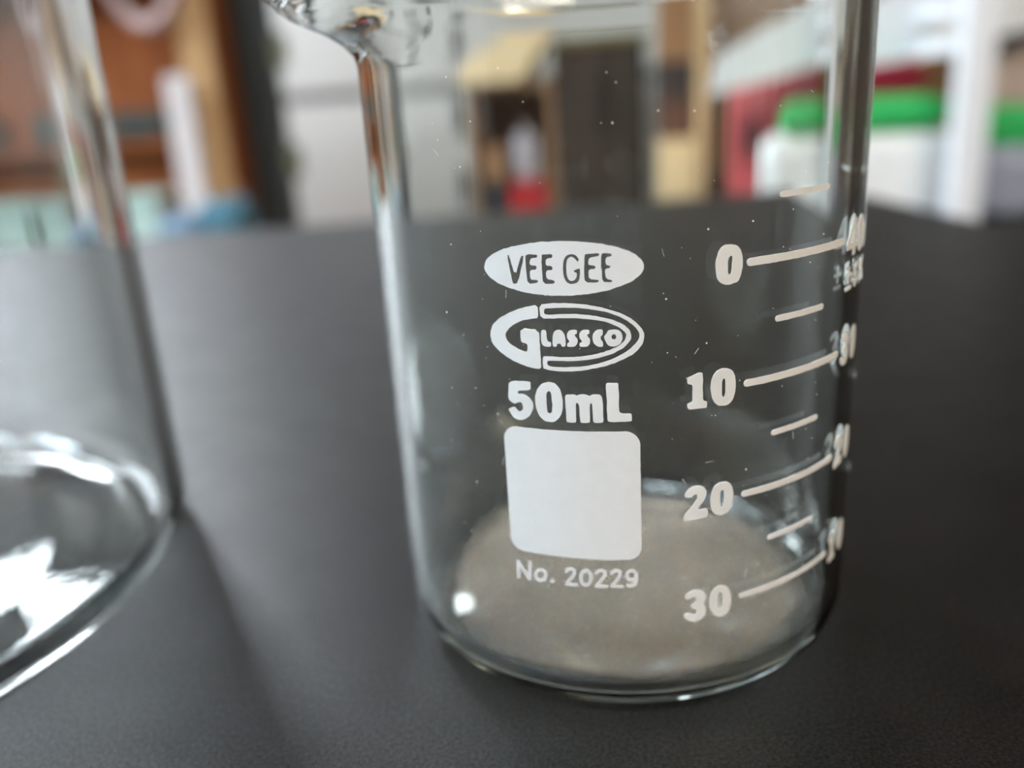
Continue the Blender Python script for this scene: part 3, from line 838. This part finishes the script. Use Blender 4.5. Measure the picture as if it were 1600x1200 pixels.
RED = mat('red_plastic', srgb(186, 40, 44), 0.45, 0.06)
# contents of the bookcase
o = slab_px('red_box', RED, 766, 838, 288, 330, CYY + .01, .12, zb=zs1 + .0005, bevel=.004)
tag(o, 'bright red box low in the brown bookcase', 'box')
o = slab_px('black_box', mat('black_plastic', srgb(44, 44, 48), 0.5), 712, 760, 288, 330, CYY + .01, .12, zb=zs1 + .0005, bevel=.004)
tag(o, 'black box beside the red box in the brown bookcase', 'box')
zr = at(802, 287, CYY + .01).z + .0006
jr = empty('grey_jug', ((bx0 + bx1) / 2 + .028, CYY + .07, zr))
tag(jr, 'pale lilac-grey jug standing on the red box in the bookcase', 'jug')
LIL = mat('lilac_grey_plastic', srgb(188, 180, 186), 0.5, 0.04)
hj = at(810, 196, CYY + .05).z - zr
obj('jug_body', soft_block(.07, .07, hj * .85, .45, 0, 1, 14), LIL, jr, smooth=True)
obj('jug_cap', tube([(0, 0, hj * .85 - .002), (0, 0, hj)], .012, 16), LIL, jr)
o = slab_px('brown_carton', CARD2, 712, 758, 232, 288, CYY + .015, .1, zb=at(730, 288, CYY + .01).z + .0006, bevel=.003)
tag(o, 'small brown carton on the black box inside the bookcase', 'carton')
# cardboard tray with a raised flap on top of the bookcase
P = [at(x, y, CYY - .02) for x, y in ((648, 134), (788, 126), (850, 48), (760, 58), (676, 94))]
lift = bzt + .0005 - P[0].z
P = [p + Vector((0, 0, bzt + .0005 - p.z if i < 2 else lift)) for i, p in enumerate(P)]
ct = empty('cardboard_tray', (0, 0, 0))
tag(ct, 'pale cardboard tray with slanting sides on top of the brown bookcase', 'box')
obj('tray_body', prism(P, (0, .2, 0)), CARD, ct)
obj('flap', prism([P[3] + Vector((0, 0, .0008)), P[2] + Vector((0, 0, .0008)), P[2] + Vector((-.002, 0, .014)), P[3] + Vector((-.012, 0, .012))], (0, .003, 0)), CARD, ct)
# tall dark cabinet
cx0, cx1 = bx1 + .002, at(1019, 200, CYY).x
czt = at(945, 54, CYY).z
cb = empty('dark_cabinet', (0, 0, 0))
tag(cb, 'tall dark brown cabinet behind the emblems on the small beaker', 'cabinet')
obj('carcass', box(cx0, cx1, CYY + .02, CYY + .27, 0.04, czt - .014), DARKWOOD, cb)
obj('cornice', box(cx0 - .001, cx1 + .006, CYY - .006, CYY + .27, czt - .0135, czt), wood('olive_wood', srgb(120, 108, 62), srgb(140, 124, 76)), cb, bevel=.002)
xm = (cx0 + cx1) / 2
for a, b_ in ((cx0 + .003, xm - .001), (xm + .001, cx1 - .003)):
    dd = obj('door', box(a, b_, CYY, CYY + .019, .06, czt - .016), DARKWOOD, cb, bevel=.002)
    hx = b_ - .012 if a < xm - .01 else a + .012
    obj('handle', tube([(hx, CYY - .001, TZ - .02), (hx, CYY - .014, TZ - .02), (hx, CYY - .014, TZ + .06), (hx, CYY - .001, TZ + .06)], .003), STEEL, dd)
obj('plinth', box(cx0 + .002, cx1 - .002, CYY + .03, CYY + .26, 0, .0395), DARKWOOD, cb)
# stacked cartons right of the cabinet
QY = 1.46
z1_ = at(1082, 216, QY).z
def carton(name, x0, x1, z0, z1, Y, d, m_, label, cat):
    r = empty(name, ((x0 + x1) / 2, Y + d / 2, z0))
    tag(r, label, cat)
    w = (x1 - x0) / 2
    obj('carton_body', box(-w, w, -d / 2, d / 2, 0, z1 - z0 - .0012), m_, r, bevel=.0015)
    obj('tape', box(-w * .12, w * .12, -d / 2, d / 2, z1 - z0 - .001, z1 - z0 - .0005), mat('packing_tape', srgb(190, 160, 112), 0.3), r)
    return r
qx0, qx1 = at(1041, 260, QY).x, at(1124, 260, QY).x
za, zb_, zc_ = at(1082, 152, QY).z, at(1082, 92, QY).z, at(1082, -40, QY).z
carton('tall_carton', qx0, qx1, 0, z1_, QY, .1, CARD, 'tall pale tan carton standing beside the dark cabinet', 'carton')
carton('flat_carton', qx0 + .004, qx1 - .012, z1_, za, QY + .01, .08, mat('reddish_brown_board', srgb(112, 76, 62), 0.8), 'reddish brown carton stacked on the tall tan carton', 'carton')
carton('dark_carton', qx0 + .002, qx1 - .012, za, zb_, QY + .01, .08, mat('dark_board', srgb(66, 56, 54), 0.8), 'dark carton between the reddish and the upper brown cartons', 'carton')
carton('upper_carton', qx0 + .002, qx1 - .012, zb_, zc_, QY + .01, .08, CARD2, 'brown carton at the top of the stack beside the timber post', 'carton')
px0, px1 = at(1110, 150, QY - .03).x, at(1132, 150, QY - .03).x
o = obj('timber_post', box(px0, px1, QY - .035, QY - .005, 0, CZ), wood('pale_timber', srgb(214, 180, 134), srgb(230, 198, 152)), bevel=.002)
tag(o, 'pale slim timber post in front of the stacked cartons', 'post')
# brown pinboard on the door wall above the rack
o = slab_px('plywood_sheet', wood('plywood', srgb(150, 118, 92), srgb(172, 138, 108)), 1136, 1480, -120, 70, 1.6, .012, zb=TZ - .25)
tag(o, 'brown plywood sheet standing behind the white rack', 'plywood')

# ---------------------------------------------------------------- background, right: black side bench with rack, bags and boxes
BZ = at(1430, 332, 1.15).z
SBX0, SBX1, SBY0, SBY1 = at(1140, 300, .95).x, 0.95, 0.72, 1.42
sb = empty('side_bench', (0, 0, 0))
tag(sb, 'black topped side bench behind the table under the green and white bags', 'bench')
obj('bench_top', box(SBX0, SBX1, SBY0, SBY1, BZ - .03, BZ - .0005), mat('black_bench_laminate', srgb(34, 33, 32), 0.5, 0.1, 30), sb, bevel=.002)
obj('bench_cabinet', box(SBX0 + .03, SBX1 - .03, SBY0 + .05, SBY1 - .02, 0, BZ - .0305), mat('grey_laminate', srgb(120, 118, 114), 0.6), sb)
RACKW = mat('white_powder_coat', srgb(238, 238, 240), 0.45, 0.02)
rk = empty('white_rack', (0, 0, 0))
tag(rk, 'white rack with broad slanting panel above the red and green goods', 'rack')
RY = 1.02
def post(x0, x1, ym, Y, ztop):
    obj('post', box(at(x0, ym, Y).x, at(x1, ym, Y).x, Y, Y + .03, BZ, ztop), RACKW, rk, bevel=.002)
post(1497, 1545, 200, RY, TZ + .55)
poly = [at(x, y, RY + .16) for x, y in ((1134, 148), (1240, 126), (1330, 108), (1400, 96), (1505, 68), (1640, 40), (1640, -90), (1460, -50), (1350, 6), (1260, 36), (1150, 86))]
obj('slanting_panel', prism(poly, (0, .012, 0)), RACKW, rk)
obj('arm', box(at(1515, 0, RY).x - .008, at(1515, 0, RY).x + .008, RY + .031, RY + .159, TZ + .06, TZ + .08), RACKW, rk)
obj('arm', box(at(1515, 0, RY).x - .008, at(1515, 0, RY).x + .008, RY + .031, RY + .159, TZ + .1, TZ + .12), RACKW, rk)
# red goods
PINK = mat('faded_red_card', srgb(226, 96, 102), 0.6, 0.08, 20)
REDC = mat('red_card', srgb(190, 48, 62), 0.55, 0.06, 20)
r_ = empty('red_package', (at(1245, 200, 1.32).x, 1.35, BZ))
tag(r_, 'faded red package with grey print, left end of the side bench', 'package')
w = (at(1303, 200, 1.32).x - at(1187, 200, 1.32).x) / 2
h = at(1245, 116, 1.32).z - BZ
obj('package_body', box(-w, w, -.03, .03, 0, h), PINK, r_, bevel=.003)
obj('side_stripe', box(w * .45, w * .98, -.0315, -.0302, h * .25, h * .97), REDC, r_)
bm = bmesh.new()
bm.faces.new([bm.verts.new((-w * .35 + w * .3 * math.cos(k * math.pi / 8), -.0312, h * .55 + h * .12 * math.sin(k * math.pi / 8))) for k in range(16)])
r = bmesh.ops.extrude_face_region(bm, geom=bm.faces[:])
for v in r['geom']:
    if isinstance(v, bmesh.types.BMVert):
        v.co.y += .0009
obj('printed_spot', bm, mat('grey_print', srgb(120, 72, 78), 0.6), r_)
def sack(name, px, py_top, py_bot, wpx, Y, dep, z0, m_, label, cat, seed, e=.5, lump=.12, group=None):
    zt = at(px, py_top, Y).z
    wd = at(px + wpx / 2, (py_top + py_bot) / 2, Y).x - at(px - wpx / 2, (py_top + py_bot) / 2, Y).x
    o = obj(name, soft_block(wd, dep, zt - z0, e, lump, seed), m_, smooth=True, loc=(at(px, py_bot, Y).x, Y + dep / 2, z0))
    return tag(o, label, cat, group)
WBAG = mat('white_bag_film', srgb(240, 240, 238), 0.45, 0.04, 20, 0.3)
GRN = mat('green_cloth', srgb(40, 176, 88), 0.6, 0.12, 24, 0.3)
GRN2 = mat('pale_green_cloth', srgb(96, 180, 116), 0.6, 0.12, 24, 0.3)
GRYB = mat('blue_grey_bag', srgb(156, 160, 174), 0.6, 0.08, 20, 0.3)
def ztop(px, py, Y):
    return at(px, py, Y).z
zw2 = ztop(1425, 205, 1.08)
sack('white_sack', 1375, 205, 330, 240, 1.08, .1, BZ, WBAG, 'large white sack on the side bench between the beaker and the white post', 'sack', 8, .4, .08)
sack('green_sack', 1396, 152, 215, 186, 1.08, .075, zw2 + .001, GRN, 'bright green sack on the large white sack left of the white post', 'sack', 9, .5, .16)
zw3 = ztop(1575, 226, 1.0)
sack('grey_sack', 1582, 226, 335, 105, 1.06, .09, BZ, GRYB, 'blue-grey sack right of the white post', 'sack', 12, .45, .08)
zw3 = ztop(1582, 226, 1.06)
sack('green_sack', 1590, 164, 230, 112, 1.07, .07, zw3 - .004, GRN, 'green sack on the blue-grey sack at the right edge', 'sack', 14, .45, .08)
# red and brown boxes standing at the back of the side bench
def back_box(name, x0, x1, yt, Y, m_, label, cat):
    X0_, X1_ = at(x0, 140, Y).x, at(x1, 140, Y).x
    r = empty(name, ((X0_ + X1_) / 2, Y + .03, BZ))
    tag(r, label, cat)
    w, h = (X1_ - X0_) / 2, at((x0 + x1) / 2, yt, Y).z - BZ
    obj('box_body', box(-w, w, -.03, .03, 0, h * .86), m_, r, bevel=.002)
    obj('box_lid', box(-w - .001, w + .001, -.0305, .0305, h * .86 + .0005, h), m_, r, bevel=.002)
    return r
back_box('red_box', 1312, 1442, 100, 1.31, mat('bright_red_card', srgb(198, 52, 74), 0.6), 'tall red box behind the bright green sack', 'box')
back_box('brown_box', 1444, 1498, 80, 1.31, mat('brown_card_box', srgb(170, 128, 86), 0.8), 'tall brown box behind the white post', 'box')
back_box('beige_box', 1545, 1640, 66, 1.22, mat('beige_card', srgb(200, 180, 168), 0.8), 'tall beige box at the right edge behind the green sack', 'box')
o = sack('navy_bag', 1602, 8, 66, 78, 1.225, .05, at(1592, 66, 1.22).z, mat('navy_cloth', srgb(66, 70, 92), 0.8, .1, 20), 'dark navy bag on the beige box in the upper right corner', 'bag', 21, .6, .1)
